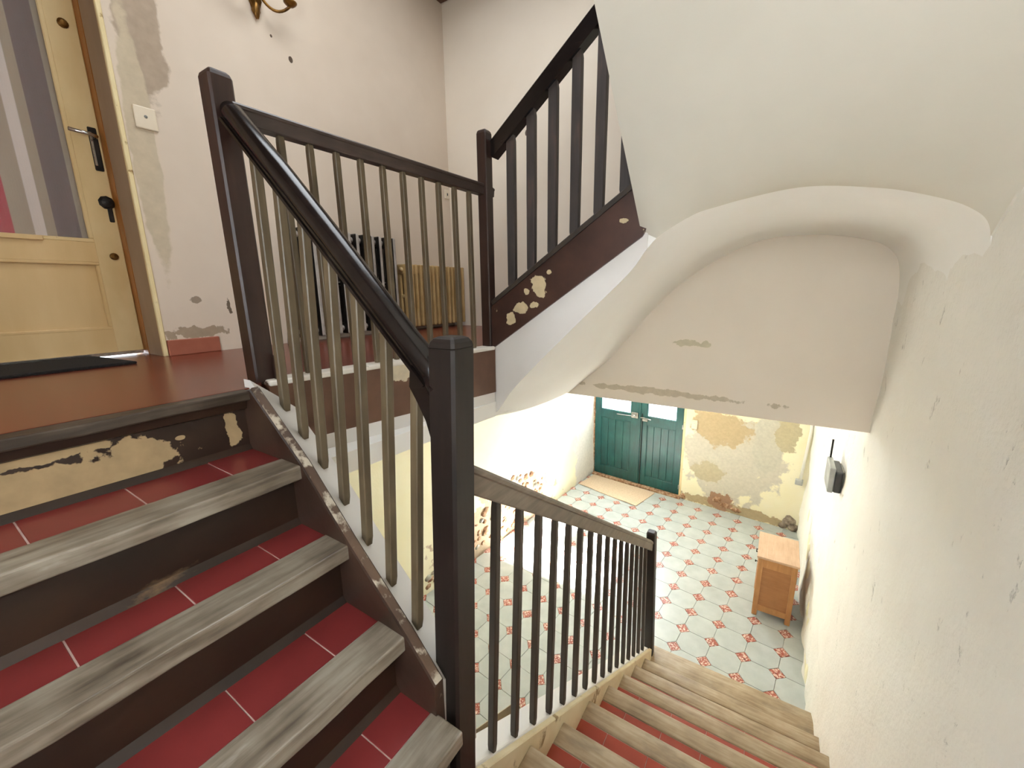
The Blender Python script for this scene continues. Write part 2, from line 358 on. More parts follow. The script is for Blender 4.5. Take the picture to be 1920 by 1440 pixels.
def bez(p0, p1, p2, n=10):
    p0, p1, p2 = Vector(p0), Vector(p1), Vector(p2)
    return [p0 * (1 - t) ** 2 + p1 * 2 * t * (1 - t) + p2 * t * t for t in [i / n for i in range(n + 1)]]
def interp(tab, x):
    for (a, va), (b, vb) in zip(tab, tab[1:]):
        if x <= b: return va + (vb - va) * max(0, (x - a)) / (b - a) if x >= a else va
    return tab[-1][1]
def struct(name, bm, mat, label, cat, smooth=False):
    return tag(obj(name, bm, mat, None, smooth), label, cat, kind='structure')

# ------------------------------------------------------------------ levels
RA = .1875                      # rise of the lower flight
ZL = 2.80                       # first-floor landing
XR = .97; YF = -.5; XL = -1.95; YB = -4.3; ZC = 5.29
YC = -1.56                      # face of the flight that climbs on from the landing

# ------------------------------------------------------------------ hall floor
fl = bmesh.new(); prism(fl, [H(-2.7, -4.6, -.028), H(1.9, -4.6, -.028), H(1.5, 3.2, -.028), H(-2.7, 3.2, -.028)], H(0, 0, -.12))
floor = struct('floor', fl, 'hall_base', 'entrance hall floor of pale grey octagonal tiles with small red speckled squares', 'floor')
T = .25; g_ = .0016; k = .25
def poly_tile(name, pts, th=.026):
    bm = bmesh.new(); prism(bm, [Vector((x, y, -th)) for x, y in pts], (0, 0, th))
    bevel(bm, .0012, 1, [e for e in bm.edges if all(v.co.z > -1e-6 for v in e.verts)])
    bmesh.ops.recalc_face_normals(bm, faces=bm.faces); me = bpy.data.meshes.new(name); bm.to_mesh(me); bm.free(); return me
h_, q_ = T / 2 - g_, T * (.5 - k) 
octo = poly_tile('octagon_tile', [(-q_, -h_), (q_, -h_), (h_, -q_), (h_, q_), (q_, h_), (-q_, h_), (-h_, q_), (-h_, -q_)])
d_ = T * k - g_ * 1.6
dia = poly_tile('inset_tile', [(d_, 0), (0, d_), (-d_, 0), (0, -d_)])
octo.materials.append(MAT['tile_grey']); dia.materials.append(MAT['tile_inset'])
M4 = L2W.to_4x4()
def put(me, name, x, y, dz):
    o = bpy.data.objects.new(name, me); COL.objects.link(o); o.parent = floor
    o.matrix_world = Matrix.Translation(H(x, y, dz)) @ M4
for i in range(-9, 4):
    for j in range(-8, 11):
        if j < -3 and i > 1: continue
        dz = random.uniform(-.0008, .0008)
        if not (i == -9): put(octo, 'octagon_tile', (i + .5) * T, (j + .5) * T, dz)
        else: put(octo, 'octagon_tile', (i + .5) * T + .0, (j + .5) * T, dz)
        put(dia, 'inset_tile', i * T, j * T, dz)

# ------------------------------------------------------------------ hall walls
def rough_grid(n_u, n_v, fn, amp, fs, seed, fade=None):
    bm = bmesh.new(); rows = []
    for j in range(n_v + 1):
        row = []
        for i in range(n_u + 1):
            p, nrm = fn(i / n_u, j / n_v); p = Vector(p)
            a = amp(p) if callable(amp) else amp
            d = (noise.fractal(p * fs + Vector((seed, 0, seed)), .9, 2.0, 4) * .6 + .25) * a
            row.append(bm.verts.new(p + Vector(nrm) * d))
        rows.append(row)
    for j in range(n_v):
        for i in range(n_u): bm.faces.new((rows[j][i], rows[j][i + 1], rows[j + 1][i + 1], rows[j + 1][i]))
    return bm
def solid(o, th, out):
    n = Vector((0, 0, 0))
    for p in o.data.polygons: n += p.normal * p.area
    m = o.modifiers.new('thickness', 'SOLIDIFY'); m.thickness = th; m.offset = 1 if n.dot(Vector(out)) > 0 else -1
    es = o.modifiers.new('crisp', 'EDGE_SPLIT'); es.split_angle = .9; return o
nL = H(1, 0, 0)
wl = rough_grid(110, 44, lambda u, v: (H(-2.27, -4.4 + 7.1 * u, -.03 + 2.72 * v), nL), lambda p: .010 + (.02 if p.z < .55 else 0), 3.2, 3)
o = struct('wall_hall_left', wl, 'hall_left', 'yellow plastered side wall of the entrance hall with bare rubble showing low down', 'wall', True)
solid(o, .12, -nL)
# rubble stones laid bare at the foot of the hall wall
def lump(c, r, seed, sq=(1, 1, 1), sub=2):
    bm = bmesh.new(); bmesh.ops.create_icosphere(bm, subdivisions=sub, radius=1); c = Vector(c)
    for v in bm.verts:
        d = v.co.normalized(); kk = 1 + .35 * noise.noise(d * 1.7 + Vector((seed, seed * 2, 0)))
        v.co = c + Vector((d.x * r * sq[0], d.y * r * sq[1], d.z * r * sq[2])) * kk
    return bm
wall_hall_left = o
rs = random.Random(3)
for n in range(150):
    y = rs.uniform(-.9, 1.25)
    z = rs.uniform(.03, max(.12, .80 - .42 * abs(y - .62)))
    if z < .03: continue
    r = rs.uniform(.022, .050)
    s = obj('stone', lump(H(-2.268, y, z), r, n * 1.37, (.45, 1.25, .85), 1), 'stone' if rs.random() < .8 else 'hall_base', wall_hall_left, True)
nF = -H(0, 1, 0)
wf = rough_grid(70, 50, lambda u, v: (H(-.80 + 1.55 * u, 2.68, -.03 + 2.75 * v), nF), lambda p: .006 + (.016 if p.z < .2 else 0), 4, 8)
o = struct('wall_hall_far', wf, 'hall_far', 'far hall wall beside the green door with yellow plaster peeling in grey and tan patches', 'wall', True)
solid(o, .12, -nF); wall_far = o
bm = bmesh.new()
for a, b in (((-2.30, 2.60), (-.80, 2.72)),): prism(bm, [H(a[0], 2.70, 2.62), H(b[0], 2.70, 2.62), H(b[0], 2.82, 2.62), H(a[0], 2.82, 2.62)], (0, 0, .4))
obj('door_head', bm, 'hall_far', wall_far)
for (x, z, r, sq, mt, sd) in ((.55, .12, .075, (1, .6, 1), 'stone_grey', 2), (.60, .05, .06, (1.1, .7, .9), 'stone_grey', 5), (.49, .04, .05, (1, .6, .8), 'stone_grey', 9), (-.30, .14, .06, (1, .35, .8), 'stone', 3), (-.20, .08, .06, (1.2, .35, .7), 'stone', 7), (-.06, .06, .05, (1.3, .35, .7), 'stone', 11), (-.77, .05, .05, (.8, .4, .9), 'stone', 15)):
    obj('stone', lump(H(x, 2.675, z), r, sd, sq, 2), mt, wall_far, True)

# right wall: one rough plastered wall from the camera to the end of the hall
def amp_r(p): return .018 + (.022 if (p.z < 1.0 and p.y > -.9) else 0) * max(0, 1 - p.z) + (.012 if p.z < 2.2 and p.y > -.4 else 0)
wr = rough_grid(150, 110, lambda u, v: ((XR - .012 * max(0, (-.5 + 7.1 * u - 4.3 - 0) ) * 0, -4.35 + 7.1 * u, -.05 + 5.45 * v), (-1, 0, 0)), amp_r, 2.6, 5)
wall_right = struct('wall_right', wr, 'right_wall', 'rough white plastered wall running down beside the lower flight to the hall', 'wall', True)
solid(wall_right, .12, (1, 0, 0))
# swollen flaking plaster low on the right wall behind the cabinet
for n in range(16):
    y = .05 + n * .12 + rs.uniform(-.03, .03); z = .1 + .045 * n + rs.uniform(-.03, .06)
    obj('plaster_flake', lump((XR - .004, y, z), rs.uniform(.05, .1), n * 2.1, (.28, 1.2, 1.6), 2), 'hall_left' if n % 3 else 'right_wall', wall_right, True)

# ------------------------------------------------------------------ upper walls, back wall, ceilings
bm = bmesh.new(); box(bm, (-2.4, YF, 2.31), (XR + .2, YF + .2, ZC + .1))
wall_back = struct('wall_back', bm, 'back_wall', 'pale wall behind the climbing flight, its foot forming the beam over the hall', 'wall')
bm = bmesh.new(); box(bm, (XL - .4, -2.595, ZL - .02), (XL, YF, ZC + .1)); box(bm, (XL - .4, YB, ZL - .02), (XL, -3.5, ZC + .1)); box(bm, (XL - .4, -3.5, 4.95), (XL, -2.595, ZC + .1))
wall_left = struct('wall_left', bm, 'landing_wall', 'pinkish cream landing wall with scraped paint patch beside the panelled door', 'wall')
bm = bmesh.new(); wx0, wx1, wz0, wz1 = -.02, .84, 2.75, 4.05
for a, b in (((-3.0, -.3), (wx0, ZC + .1)), ((wx1, -.3), (XR + .2, ZC + .1)), ((wx0, -.3), (wx1, wz0)), ((wx0, wz1), (wx1, ZC + .1))): box(bm, (a[0], YB - .15, a[1]), (b[0], YB, b[1]))
struct('wall_rear', bm, 'landing_wall', 'plain plastered wall closing the stairwell behind the flights', 'wall')
bm = bmesh.new()
sx0, sx1, sy0, sy1 = -1.45, -.05, -2.8, -1.2
for a, b in (((-2.4, YB), (sx0, YF + .2)), ((sx1, YB), (XR + .2, YF + .2)), ((sx0, YB), (sx1, sy0)), ((sx0, sy1), (sx1, YF + .2))): box(bm, (a[0], a[1], ZC), (b[0], b[1], ZC + .12))
ceil = struct('ceiling', bm, 'brown_ceiling', 'brown boarded ceiling high over the landing around a skylight opening', 'ceiling')
for y in (-4.0, -3.4, -.95, -.56): obj('beam', nbox((-1.95, y - .05, ZC - .07), (XR, y + .05, ZC), .006), 'brown_ceiling', ceil)
w3 = thing('fill_window_3', ((wx0 + wx1) / 2, YB - .08, wz0), 'unseen casement window added behind the camera to let in fill light', 'window', kind='structure')  # invented window, out of view, built around the rear fill lamp
for a, b in (((wx0, wz0), (wx0 + .05, wz1)), ((wx1 - .05, wz0), (wx1, wz1)), ((wx0, wz0), (wx1, wz0 + .05)), ((wx0, wz1 - .05), (wx1, wz1)), (((wx0 + wx1) / 2 - .03, wz0), ((wx0 + wx1) / 2 + .03, wz1))): obj('window_frame', nbox((a[0], YB - .12, a[1]), (b[0], YB - .07, b[1]), .003), 'cream_door', w3)
obj('glass_pane', nbox((wx0 + .02, YB - .10, wz0 + .02), (wx1 - .02, YB - .095, wz1 - .02)), 'glass', w3)
w2 = thing('window_2', ((sx0 + sx1) / 2, (sy0 + sy1) / 2, ZC + .10), 'skylight over the stairwell with a milky pane added to keep the sun out', 'skylight', kind='structure')
obj('glass_pane', nbox((sx0 - .05, sy0 - .05, ZC + .16), (sx1 + .05, sy1 + .05, ZC + .175)), 'milk', w2)  # unseen pane added to close the opening against direct sun
for a, b in (((sx0 - .06, sy0 - .06), (sx0, sy1 + .06)), ((sx1, sy0 - .06), (sx1 + .06, sy1 + .06)), ((sx0, sy0 - .06), (sx1, sy0)), ((sx0, sy1), (sx1, sy1 + .06))): obj('curb', nbox((a[0], a[1], ZC + .1), (b[0], b[1], ZC + .165)), 'vault', w2)
bm = bmesh.new(); prism(bm, [Vector((-2.9, YF + .19, 2.66)), Vector((1.2, YF + .19, 2.66)), Vector((1.2, 3.3, 2.66)), Vector((-2.9, 3.3, 2.66))], (0, 0, .1))
struct('ceiling_hall', bm, 'vault', 'plain plaster ceiling of the entrance hall', 'ceiling')

# ------------------------------------------------------------------ landing slab and floor
def edge_x(y): return interp([(-2.65, -.915), (-1.56, -.775), (YF, -.775)], y)
EDGE = [(-2.64, edge_x(-2.64)), (-1.57, edge_x(-1.57))]
pts = [(-2.45, YB), (-.90, YB), (-.90, -2.70), (edge_x(-2.70) - .0, -2.66), (edge_x(-1.57), -1.57), (edge_x(-1.57), YF), (-2.45, YF)]
bm = bmesh.new(); prism(bm, [Vector((x, y, 2.46)) for x, y in pts], (0, 0, .29))
struct('landing_slab', bm, 'white_band', 'plastered underside of the first floor landing', 'floor slab')
pts2 = [(-2.45, YB), (-.872, YB), (-.872, -2.70), (edge_x(-2.66) - .03, -2.66), (edge_x(-1.57) - .03, -1.57), (edge_x(-1.57) - .03, YF), (-2.45, YF)]
bm = bmesh.new(); prism(bm, [Vector((x, y, 2.75)) for x, y in pts2], (0, 0, .05))
struct('floor_landing', bm, 'landing_floor', 'red tiled floor of the first floor landing in front of the panelled door', 'floor')
# fascia of the landing along the well: white band, brown band, worn white edge
def fascia(z0, z1, y0, y1, off, th, z0b=None, z1b=None):
    a, b = edge_x(y0), edge_x(y1); z0b = z0 if z0b is None else z0b; z1b = z1 if z1b is None else z1b
    return nprism([(a + off, y0, z0), (b + off, y1, z0b), (b + off, y1, z1b), (a + off, y0, z1)], (-th, 0, 0))
fas = thing('landing_fascia', (-.85, -2.1, 2.44), 'brown over white painted edge of the landing facing the stairwell', 'fascia', kind='structure')
obj('white_band', fascia(2.44, 2.585, -2.66, -1.57, .010, .05, 2.415, 2.565), 'white_band', fas)
obj('brown_band', fascia(2.578, 2.79, -2.66, -1.57, .016, .05, 2.555, 2.785), 'fascia_brown', fas)
bm = fascia(2.785, 2.806, -2.66, -1.57, .020, .075, 2.783, 2.803); bevel(bm, .006, 2); obj('worn_edge', bm, 'white_edge', fas)
# ceiling under the landing, falling to the hall beam
bm = bmesh.new(); prism(bm, [(-2.9, YB, 2.44), (-.79, -2.64, 2.44), (-.765, -1.57, 2.42), (-.83, YF + .02, 2.315), (-2.9, YF + .02, 2.315)], (0, 0, .08))
struct('ceiling_under_landing', bm, 'vault', 'cream plaster soffit under the landing', 'ceiling')

# ------------------------------------------------------------------ vault and upper soffit
FR = [(-.785, 2.415), (-.735, 2.475), (-.66, 2.575), (-.54, 2.70), (-.40, 2.835), (-.255, 2.974), (-.07, 3.15), (0, 3.245), (.05, 3.295), (.165, 3.357), (.25, 3.378), (.339, 3.394), (.464, 3.409), (.566, 3.405), (.688, 3.383), (.765, 3.363), (.863, 3.326), (.915, 3.296), (.950, 3.26), (.966, 3.20), (.976, 3.08), (.995, 2.75), (1.02, 2.3)]
BK = [(-.836, 2.315), (-.74, 2.40), (-.64, 2.49), (-.52, 2.60), (-.40, 2.745), (-.28, 2.895), (-.151, 3.042), (-.07, 3.115), (.0, 3.17), (.113, 3.247), (.20, 3.292), (.30, 3.335), (.44, 3.360), (.60, 3.358), (.70, 3.345), (.77, 3.33), (.84, 3.308), (.885, 3.283), (.92, 3.25), (.947, 3.20), (.966, 3.08), (.985, 2.75), (1.02, 2.3)]
def dens(c, m=4):
    out = []
    for i in range(len(c) - 1):
        p0, p1, p2, p3 = (Vector(c[max(0, min(len(c) - 1, q))]) for q in (i - 1, i, i + 1, i + 2))
        for s in range(m):
            t = s / m; out.append(.5 * ((2 * p1) + (p2 - p0) * t + (2 * p0 - 5 * p1 + 4 * p2 - p3) * t * t + (3 * p1 - p0 - 3 * p2 + p3) * t ** 3))
    out.append(Vector(c[-1])); return out
F_, B_ = dens(FR), dens(BK); NV = 26
bm = bmesh.new(); rows = []
for j in range(NV + 1):
    t = j / NV; e = 1 - (1 - t) ** 2.4; row = []
    for a, b in zip(F_, B_):
        p = a.lerp(b, e); row.append(bm.verts.new((p.x, YC + (YF + .01 - YC) * t, p.y)))
    rows.append(row)
for j in range(NV):
    for i in range(len(F_) - 1): bm.faces.new((rows[j][i], rows[j][i + 1], rows[j + 1][i + 1], rows[j + 1][i]))
o = struct('ceiling_vault', bm, 'vault', 'smooth cream plaster vault under the climbing flight, curving down into the right wall', 'vault', True)
solid(o, .05, (-.3, 0, 1))
# soffit of the next flight, rising towards the camera
XD = -.03
cols = [p for p in F_ if XD <= p.x <= .966 and p.y > 3.19]
cols = [Vector((XD, 3.315))] + [p for p in cols if p.x > .03] + [Vector((XR + .06, 3.20))]
bm = bmesh.new(); rows = []
for j in range(60):
    dy = 2.8 * (j / 59) ** 1.6; row = []
    for p in cols:
        u = (p.x - XD) / (XR - XD); s = .97 + (.72 - .97) * u
        base = 3.315 + (3.25 - 3.315) * u; kk = math.exp(-dy / .14)
        z = base + s * dy + (p.y - base) * kk
        row.append(bm.verts.new((p.x, YC - dy, z)))
    rows.append(row)
for j in range(59):
    for i in range(len(cols) - 1): bm.faces.new((rows[j][i], rows[j][i + 1], rows[j + 1][i + 1], rows[j + 1][i]))
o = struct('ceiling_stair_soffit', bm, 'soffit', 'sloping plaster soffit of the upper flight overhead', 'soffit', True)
solid(o, .22, (0, 0, 1))
bm = nbox((XD + .0, YC + .0, 3.46), (XR, YF, 3.60)); struct('upper_quarter_landing', bm, 'soffit', 'upper quarter landing slab over the vault', 'floor slab')

# ------------------------------------------------------------------ climbing flight (from landing up to the right)
fc = thing('climbing_flight', (-.4, YC, 2.44), 'closed flight climbing from the landing with chipped brown string board over a white band', 'stairs')
def cz(x, a, b): return a[1] + (b[1] - a[1]) * (x - a[0]) / (b[0] - a[0])
top = ((-.765, 3.022), (-.057, 3.49)); bot = ((-.785, 2.782), (-.02, 3.292))
xs = -.775; xe = .02
obj('string_board', nprism([(xs, YC - .018, cz(xs, *bot)), (-.02, YC - .018, cz(-.02, *bot)), (xe, YC - .018, 3.36), (xe, YC - .018, cz(xe, *top)), (xs + .02, YC - .018, cz(xs + .02, *top)), (xs, YC - .018, cz(xs, *top) - .02)], (0, .09, 0)), 'stringer_brown', fc)
capz = lambda x: cz(x, *top)
obj('string_cap', sweep([(xs + .01, YC + .022, capz(xs + .01) + .004), (xe, YC + .022, capz(xe) + .004)], [(-.05, -.012), (.05, -.012), (.05, .006), (.042, .012), (-.042, .012), (-.05, .006)]), 'baluster_dark', fc)
wb = [(p.x, p.y) for p in F_ if p.x <= .0]
poly = [(x, YC - .004, z) for x, z in wb] + [(.0, YC - .004, 3.33), (xs, YC - .004, cz(xs, *bot) + .02)]
obj('white_band', nprism(poly, (0, .04, 0)), 'white_band', fc)
for n in range(3):
    x0 = -.72 + n * .25; z0 = ZL + .19 * n
    st = obj('step', nbox((x0, YC + .075, z0 + .09), (x0 + .25, YF - .002, z0 + .145)), 'plinth_brown', fc)
    obj('nosing', nbox((x0 - .03, YC + .075, z0 + .145), (x0 + .09, YF, z0 + .19), .006), 'nosing_y', st)
    obj('tile', nbox((x0 + .09, YC + .075, z0 + .145), (x0 + .25, YF, z0 + .187)), 'red_tile', st)

# ------------------------------------------------------------------ lower flight (down to the hall)
YA = [-.277, -.636, -.911, -1.19, -1.478, -1.768, -2.062, -2.336, -2.62]
XA0 = -.10
fa = thing('lower_flight', (.4, -.4, .0), 'lower flight of red tiled steps with pale wooden nosings going down to the hall', 'stairs')
for n in range(8):
    zt = RA * (n + 1); y0 = YA[n]; y1 = YA[n + 1]
    xl = XA0 if n else -.16
    st = obj('step', nbox((xl, y1 - .06, zt - RA - (.02 if n == 0 else .06)), (XR + .005, y0 - .03, zt - .028)), 'plaster_riser', fa)
    bm = nbox((xl, y0 - (.2 if n == 0 else .098), zt - .042), (XR + .002, y0, zt), .006, 2)
    for v in bm.verts: v.co.z += .0025 * math.sin(v.co.x * 7 + n * 2)
    obj('nosing', bm, 'nosing_x', st, True)
    obj('grout', nbox((xl + .001, y1 - .03, zt - .029), (XR, y0 - .099, zt - .0045)), 'grout', st)
    x = xl; i = 0
    while x < XR - .01:
        w = min(.18 if i else .13, XR - x)
        obj('tile', nbox((x + .0011, y1 - .03, zt - .028), (x + w - .0011, y0 - (.203 if n == 0 else .101), zt - .003 + random.uniform(-.0008, .0008)), .0012), 'red_tile_lower', st); x += w; i += 1
def za(y): return RA * 2 + (y - YA[1]) * -(.1875 / .2838)       # line through the nosings
# well string of the lower flight
def string_a(x0, x1, up, dn, y0, y1):
    return nprism([(x0, y0, za(y0) + up), (x0, y1, za(y1) + up), (x0, y1, max(za(y1) - dn, 0)), (x0, y0, za(y0) - dn)], (x1 - x0, 0, 0))
bm = string_a(-.215, -.118, .048, .34, -2.62, -.46); bevel(bm, .006, 2); obj('white_string', bm, 'white_band', fa)
bm = string_a(-.122, -.098, .040, .30, -2.62, -.42); bevel(bm, .004, 1); obj('cream_string_face', bm, 'cream_stringer', fa)
obj('soffit', nprism([(-.2, -2.62, za(-2.62) - .32), (-.2, -.55, za(-.55) - .32), (-.2, -.55, za(-.55) - .25), (-.2, -2.62, za(-2.62) - .25)], (XR + .2, 0, 0)), 'vault', fa)

# ------------------------------------------------------------------ quarter landing and flight up to the first floor
bm = nbox((-.16, YB, RA * 9 - .22), (XR + .01, -2.65, RA * 9 - .03)); ql = struct('floor_quarter_landing', bm, 'grout', 'red tiled quarter landing between the lower flight and the brown steps', 'floor')
for i in range(6):
    for j in range(9):
        obj('tile', nbox((-.13 + i * .182, -2.76 - (j + 1) * .182 + .001, RA * 9 - .03), (-.13 + (i + 1) * .182 - .002, -2.76 - j * .182 - .001, RA * 9), .0012), 'red_tile', ql)
obj('nosing', nbox((XA0, -2.755, RA * 9 - .042), (XR + .002, -2.62, RA * 9 + .001), .008, 2), 'nosing_x', ql, True)
XB = [.155, -.042, -.215, -.411, -.592, -.818]; RB = (ZL - RA * 9) / 6
YBS = -2.755
fb = thing('brown_flight', (-.4, -3.2, RA * 9), 'steep flight of red tiled steps with worn nosings and peeling brown risers', 'stairs')
for n in range(6):
    zt = RA * 9 + RB * (n + 1); x0 = XB[n]; x1 = XB[n + 1] if n < 5 else -.90
    last = n == 5
    st = obj('step', nbox((x1 - .07, YB + .02, zt - RB - .03), (x0 - .045, YBS, zt - .028)), 'riser_peeled' if last else 'riser_brown', fb)
    wd = .048 if last else .098
    bm = nbox((x0 - wd, YB + .02, zt - (.026 if last else .040)), (x0, YBS + .004, zt + .001), .004, 2)
    bmesh.ops.subdivide_edges(bm, edges=[e for e in bm.edges if abs(e.verts[0].co.y - e.verts[1].co.y) > .5], cuts=24)
    for v in bm.verts:
        if abs(v.co.x - x0) < .02: v.co.x += .004 * noise.noise(Vector((n * 3.1, v.co.y * 9, 0))); v.co.z += .004 * noise.noise(Vector((n * 5.1 + 9, v.co.y * 7, 2))) - .001
    obj('nosing', bm, 'nosing_dark' if last else 'nosing_y', st)
    obj('scotia', nprism([(x0 - .046, YB + .02, zt - .026), (x0 - .022, YB + .02, zt - .026), (x0 - .030, YB + .02, zt - .055), (x0 - .046, YB + .02, zt - .062)], (0, YBS - YB - .02, 0)), 'riser_brown', st)
    if not last:
        obj('grout', nbox((x1 - .044, YB + .02, zt - .029), (x0 - wd - .0005, YBS, zt - .0045)), 'grout', st)
        y = YBS; i = 0
        while y > YB + .1:
            w = .128 if i == 0 else .182
            obj('tile', nbox((x1 - .044, y - w + .0011, zt - .028), (x0 - wd - .002, y - .0011, zt - .003 + random.uniform(-.001, .001)), .0012), 'red_tile', st); y -= w; i += 1
        obj('skirt', nprism([(x1 - .045, YB + .02, zt - .004), (x1 - .030, YB + .02, zt - .004), (x1 - .045, YB + .02, zt + .014)], (0, YBS - YB - .02, 0)), 'riser_brown', st)
def zb(x): return interp([(-.90, 2.872), (-.818, 2.80), (-.592, 2.6146), (-.411, 2.4292), (-.215, 2.2438), (-.042, 2.058), (.155, 1.872)], x)
xs_ = [-.875, -.818, -.70, -.592, -.50, -.411, -.31, -.215, -.12]
bm = bmesh.new(); A = [bm.verts.new((x, YBS - .004, zb(x) + .004 + (-.06 if x < -.85 else 0))) for x in xs_]
B2 = [bm.verts.new((x, YBS - .004, zb(x) - .30)) for x in xs_]
C2 = [bm.verts.new((x, YBS + .026, zb(x) + .006 + (-.06 if x < -.85 else 0))) for x in xs_]; D2 = [bm.verts.new((x, YBS + .026, zb(x) - .30)) for x in xs_]
for i in range(len(xs_) - 1):
    for q in ((A, B2), (C2, A), (D2, C2), (B2, D2)): bm.faces.new((q[0][i], q[0][i + 1], q[1][i + 1], q[1][i]))
for i in (0, -1): bm.faces.new((A[i], C2[i], D2[i], B2[i]))
obj('brown_plinth', bm, 'plinth_brown', fb)
bm = sweep([(x, YBS + .012, zb(x) + .008 + (-.06 if x < -.85 else 0)) for x in xs_[1:]], [(-.011, -.006), (.011, -.006), (.009, .003), (-.009, .004)])
obj('flaked_edge', bm, 'flake', fb)
# white sloping top where the balusters stand
def strip_z(x, y): return zb(x) - .012 - .93 * max(0, (y - (YBS + .026)))
bm = bmesh.new(); secs = []
for x in [-.90, -.86, -.80, -.74, -.68, -.6, -.5, -.4, -.3, -.2, -.13]:
    y0, y1 = YBS + .022, -2.605
    zz = lambda y: strip_z(x, y) - (.035 if x < -.88 else 0)
    secs.append([(x, y0, zz(y0)), (x, -2.66, zz(-2.66)), (x, y1, zz(y1)), (x, y1 + .008, zz(y1) - .02), (x, y1 + .008, zz(y1) - .22), (x, y0, zz(y1) - .22)])
loft(bm, secs); obj('white_string', bm, 'white_band', fb)
obj('soffit', nprism([(-.95, YB + .02, 2.44), (-.95, YB + .02, 2.60), (-.12, YB + .02, 1.72), (-.12, YB + .02, 1.56)], (0, -2.66 - YB, 0)), 'vault', fb)

# ------------------------------------------------------------------ railings
def newel(parent, c0, c1, w, mat, cap='round', name='newel_post'):
    c0 = Vector(c0); c1 = Vector(c1); h = w / 2; ch = .18; rings = []
    lv = [(0, 1), (.5, 1), (.97, 1)]
    L_ = (c1 - c0).length
    if cap == 'round': tail = [(1 - .026 / L_, 1.0), (1 - .0245 / L_, .96), (1 - .023 / L_, 1.0), (1 - .012 / L_, .93), (1 - .004 / L_, .78), (1, .55)]
    else: tail = [(1 - .016 / L_, 1.0), (1 - .006 / L_, .90), (1, .72)]
    for t, s in [(0, 1), (.5, 1)] + tail:
        c = c0.lerp(c1, t); a = h * s; e = a * ch
        rings.append([c + Vector(q) for q in ((a - e, -a, 0), (a, -a + e, 0), (a, a - e, 0), (a - e, a, 0), (-a + e, a, 0), (-a, a - e, 0), (-a, -a + e, 0), (-a + e, -a, 0))])
    return obj(name, loft(bmesh.new(), rings), mat, parent)

# lower railing
ra = thing('lower_railing', (-.13, -1.5, 1.0), 'dusty grey brown handrail on dark square balusters beside the lower flight', 'railing')
newel(ra, (-.13, -2.700, 1.45), (-.13, -2.632, 2.985), .078, 'newel')
newel(ra, (-.128, -.372, RA), (-.172, -.372, 1.275), .066, 'newel', 'flat')
RPROF = [(-.021, -.034), (.021, -.034), (.023, -.030), (.023, .014), (.027, .018), (.027, .028), (.022, .035), (-.022, .035), (-.027, .028), (-.027, .018), (-.023, .014), (-.023, -.030)]
def rail_a(y): return Vector((interp([(-2.6, -.13), (-.4, -.172)], y), y, 2.588 + (y + 2.54) * -.662))
path = [tuple(rail_a(-2.64)), tuple(rail_a(-2.58)), tuple(rail_a(-2.50)), tuple(rail_a(-1.8)), tuple(rail_a(-1.0)), tuple(rail_a(-.50)), tuple(rail_a(-.40) + Vector((0, 0, -.006))), tuple(rail_a(-.355) + Vector((0, 0, -.016)))]
obj('handrail', sweep(path, RPROF, scale=[1, 1, 1, 1, 1, 1, .97, .8]), 'rail_grey', ra)
for i in range(16):
    yb_ = -2.522 + .128 * i; yt = yb_ + .055
    t = rail_a(yt); obj('baluster', bar((-.13, yb_, za(yb_) + .044), (t.x, yt, t.z - .02), .023, .023), 'baluster_dark', ra)

# railing of the brown flight
rb = thing('stair_railing', (-.5, -2.66, 2.3), 'polished black round handrail sloping steeply between two newel posts beside the brown steps', 'railing')
newel(rb, (-.955, -2.652, ZL), (-.955, -2.660, 3.705), .066, 'newel_red', 'flat')
obj('newel_foot', nbox((-.92, -2.632, ZL - .015), (-.885, -2.605, ZL + .085), .006, 2), 'newel_red', rb)
HP = []
for i in range(20):
    a = 2 * math.pi * i / 20; x = .031 * math.cos(a); y = .030 * math.sin(a)
    if y < -.012: x *= .80; y = -.012 - (abs(y) - .012) * 1.9
    HP.append((x, y))
p0 = Vector((-.915, -2.655, 3.605)); p1 = Vector((-.185, -2.640, 2.905))
path = [p0, p0.lerp(p1, .03), p0.lerp(p1, .3) + Vector((0, 0, .008)), p0.lerp(p1, .6) + Vector((0, 0, .008)), p0.lerp(p1, .9), p1, p1 + Vector((.03, 0, -.04))]
obj('handrail', sweep(path, HP, scale=[.72, 1, 1, 1, 1, 1.05, 1.2]), 'rail_black', rb, True)
obj('rail_ridge', sweep([p0 + Vector((.01, -.030, -.036)), p0.lerp(p1, .5) + Vector((0, -.030, -.026)), p1 + Vector((0, -.030, -.034))], [(-.004, -.004), (.004, -.004), (.004, .004), (-.004, .004)]), 'rail_black', rb)
obj('rail_bracket', nprism([(-.235, -2.664, 2.915), (-.165, -2.664, 2.86), (-.165, -2.664, 2.645), (-.169, -2.664, 2.70), (-.177, -2.664, 2.745), (-.192, -2.664, 2.785), (-.215, -2.664, 2.825), (-.242, -2.664, 2.862)], (0, .048, 0), .004, 1), 'rail_black', rb)
FEET = [(531, 762), (564, 825), (602, 892), (642, 965), (686, 1045), (735, 1127), (787, 1220)]
for i in range(7):
    x = -.812 + .0965 * i; yb_ = -2.662 - .006 * i
    t = (x - p0.x) / (p1.x - p0.x); pt = p0.lerp(p1, t)
    obj('baluster', bar((x, yb_, strip_z(x, yb_) - .004), (x - .0, pt.y, pt.z - .02), .024, .024), 'baluster_olive', rb)

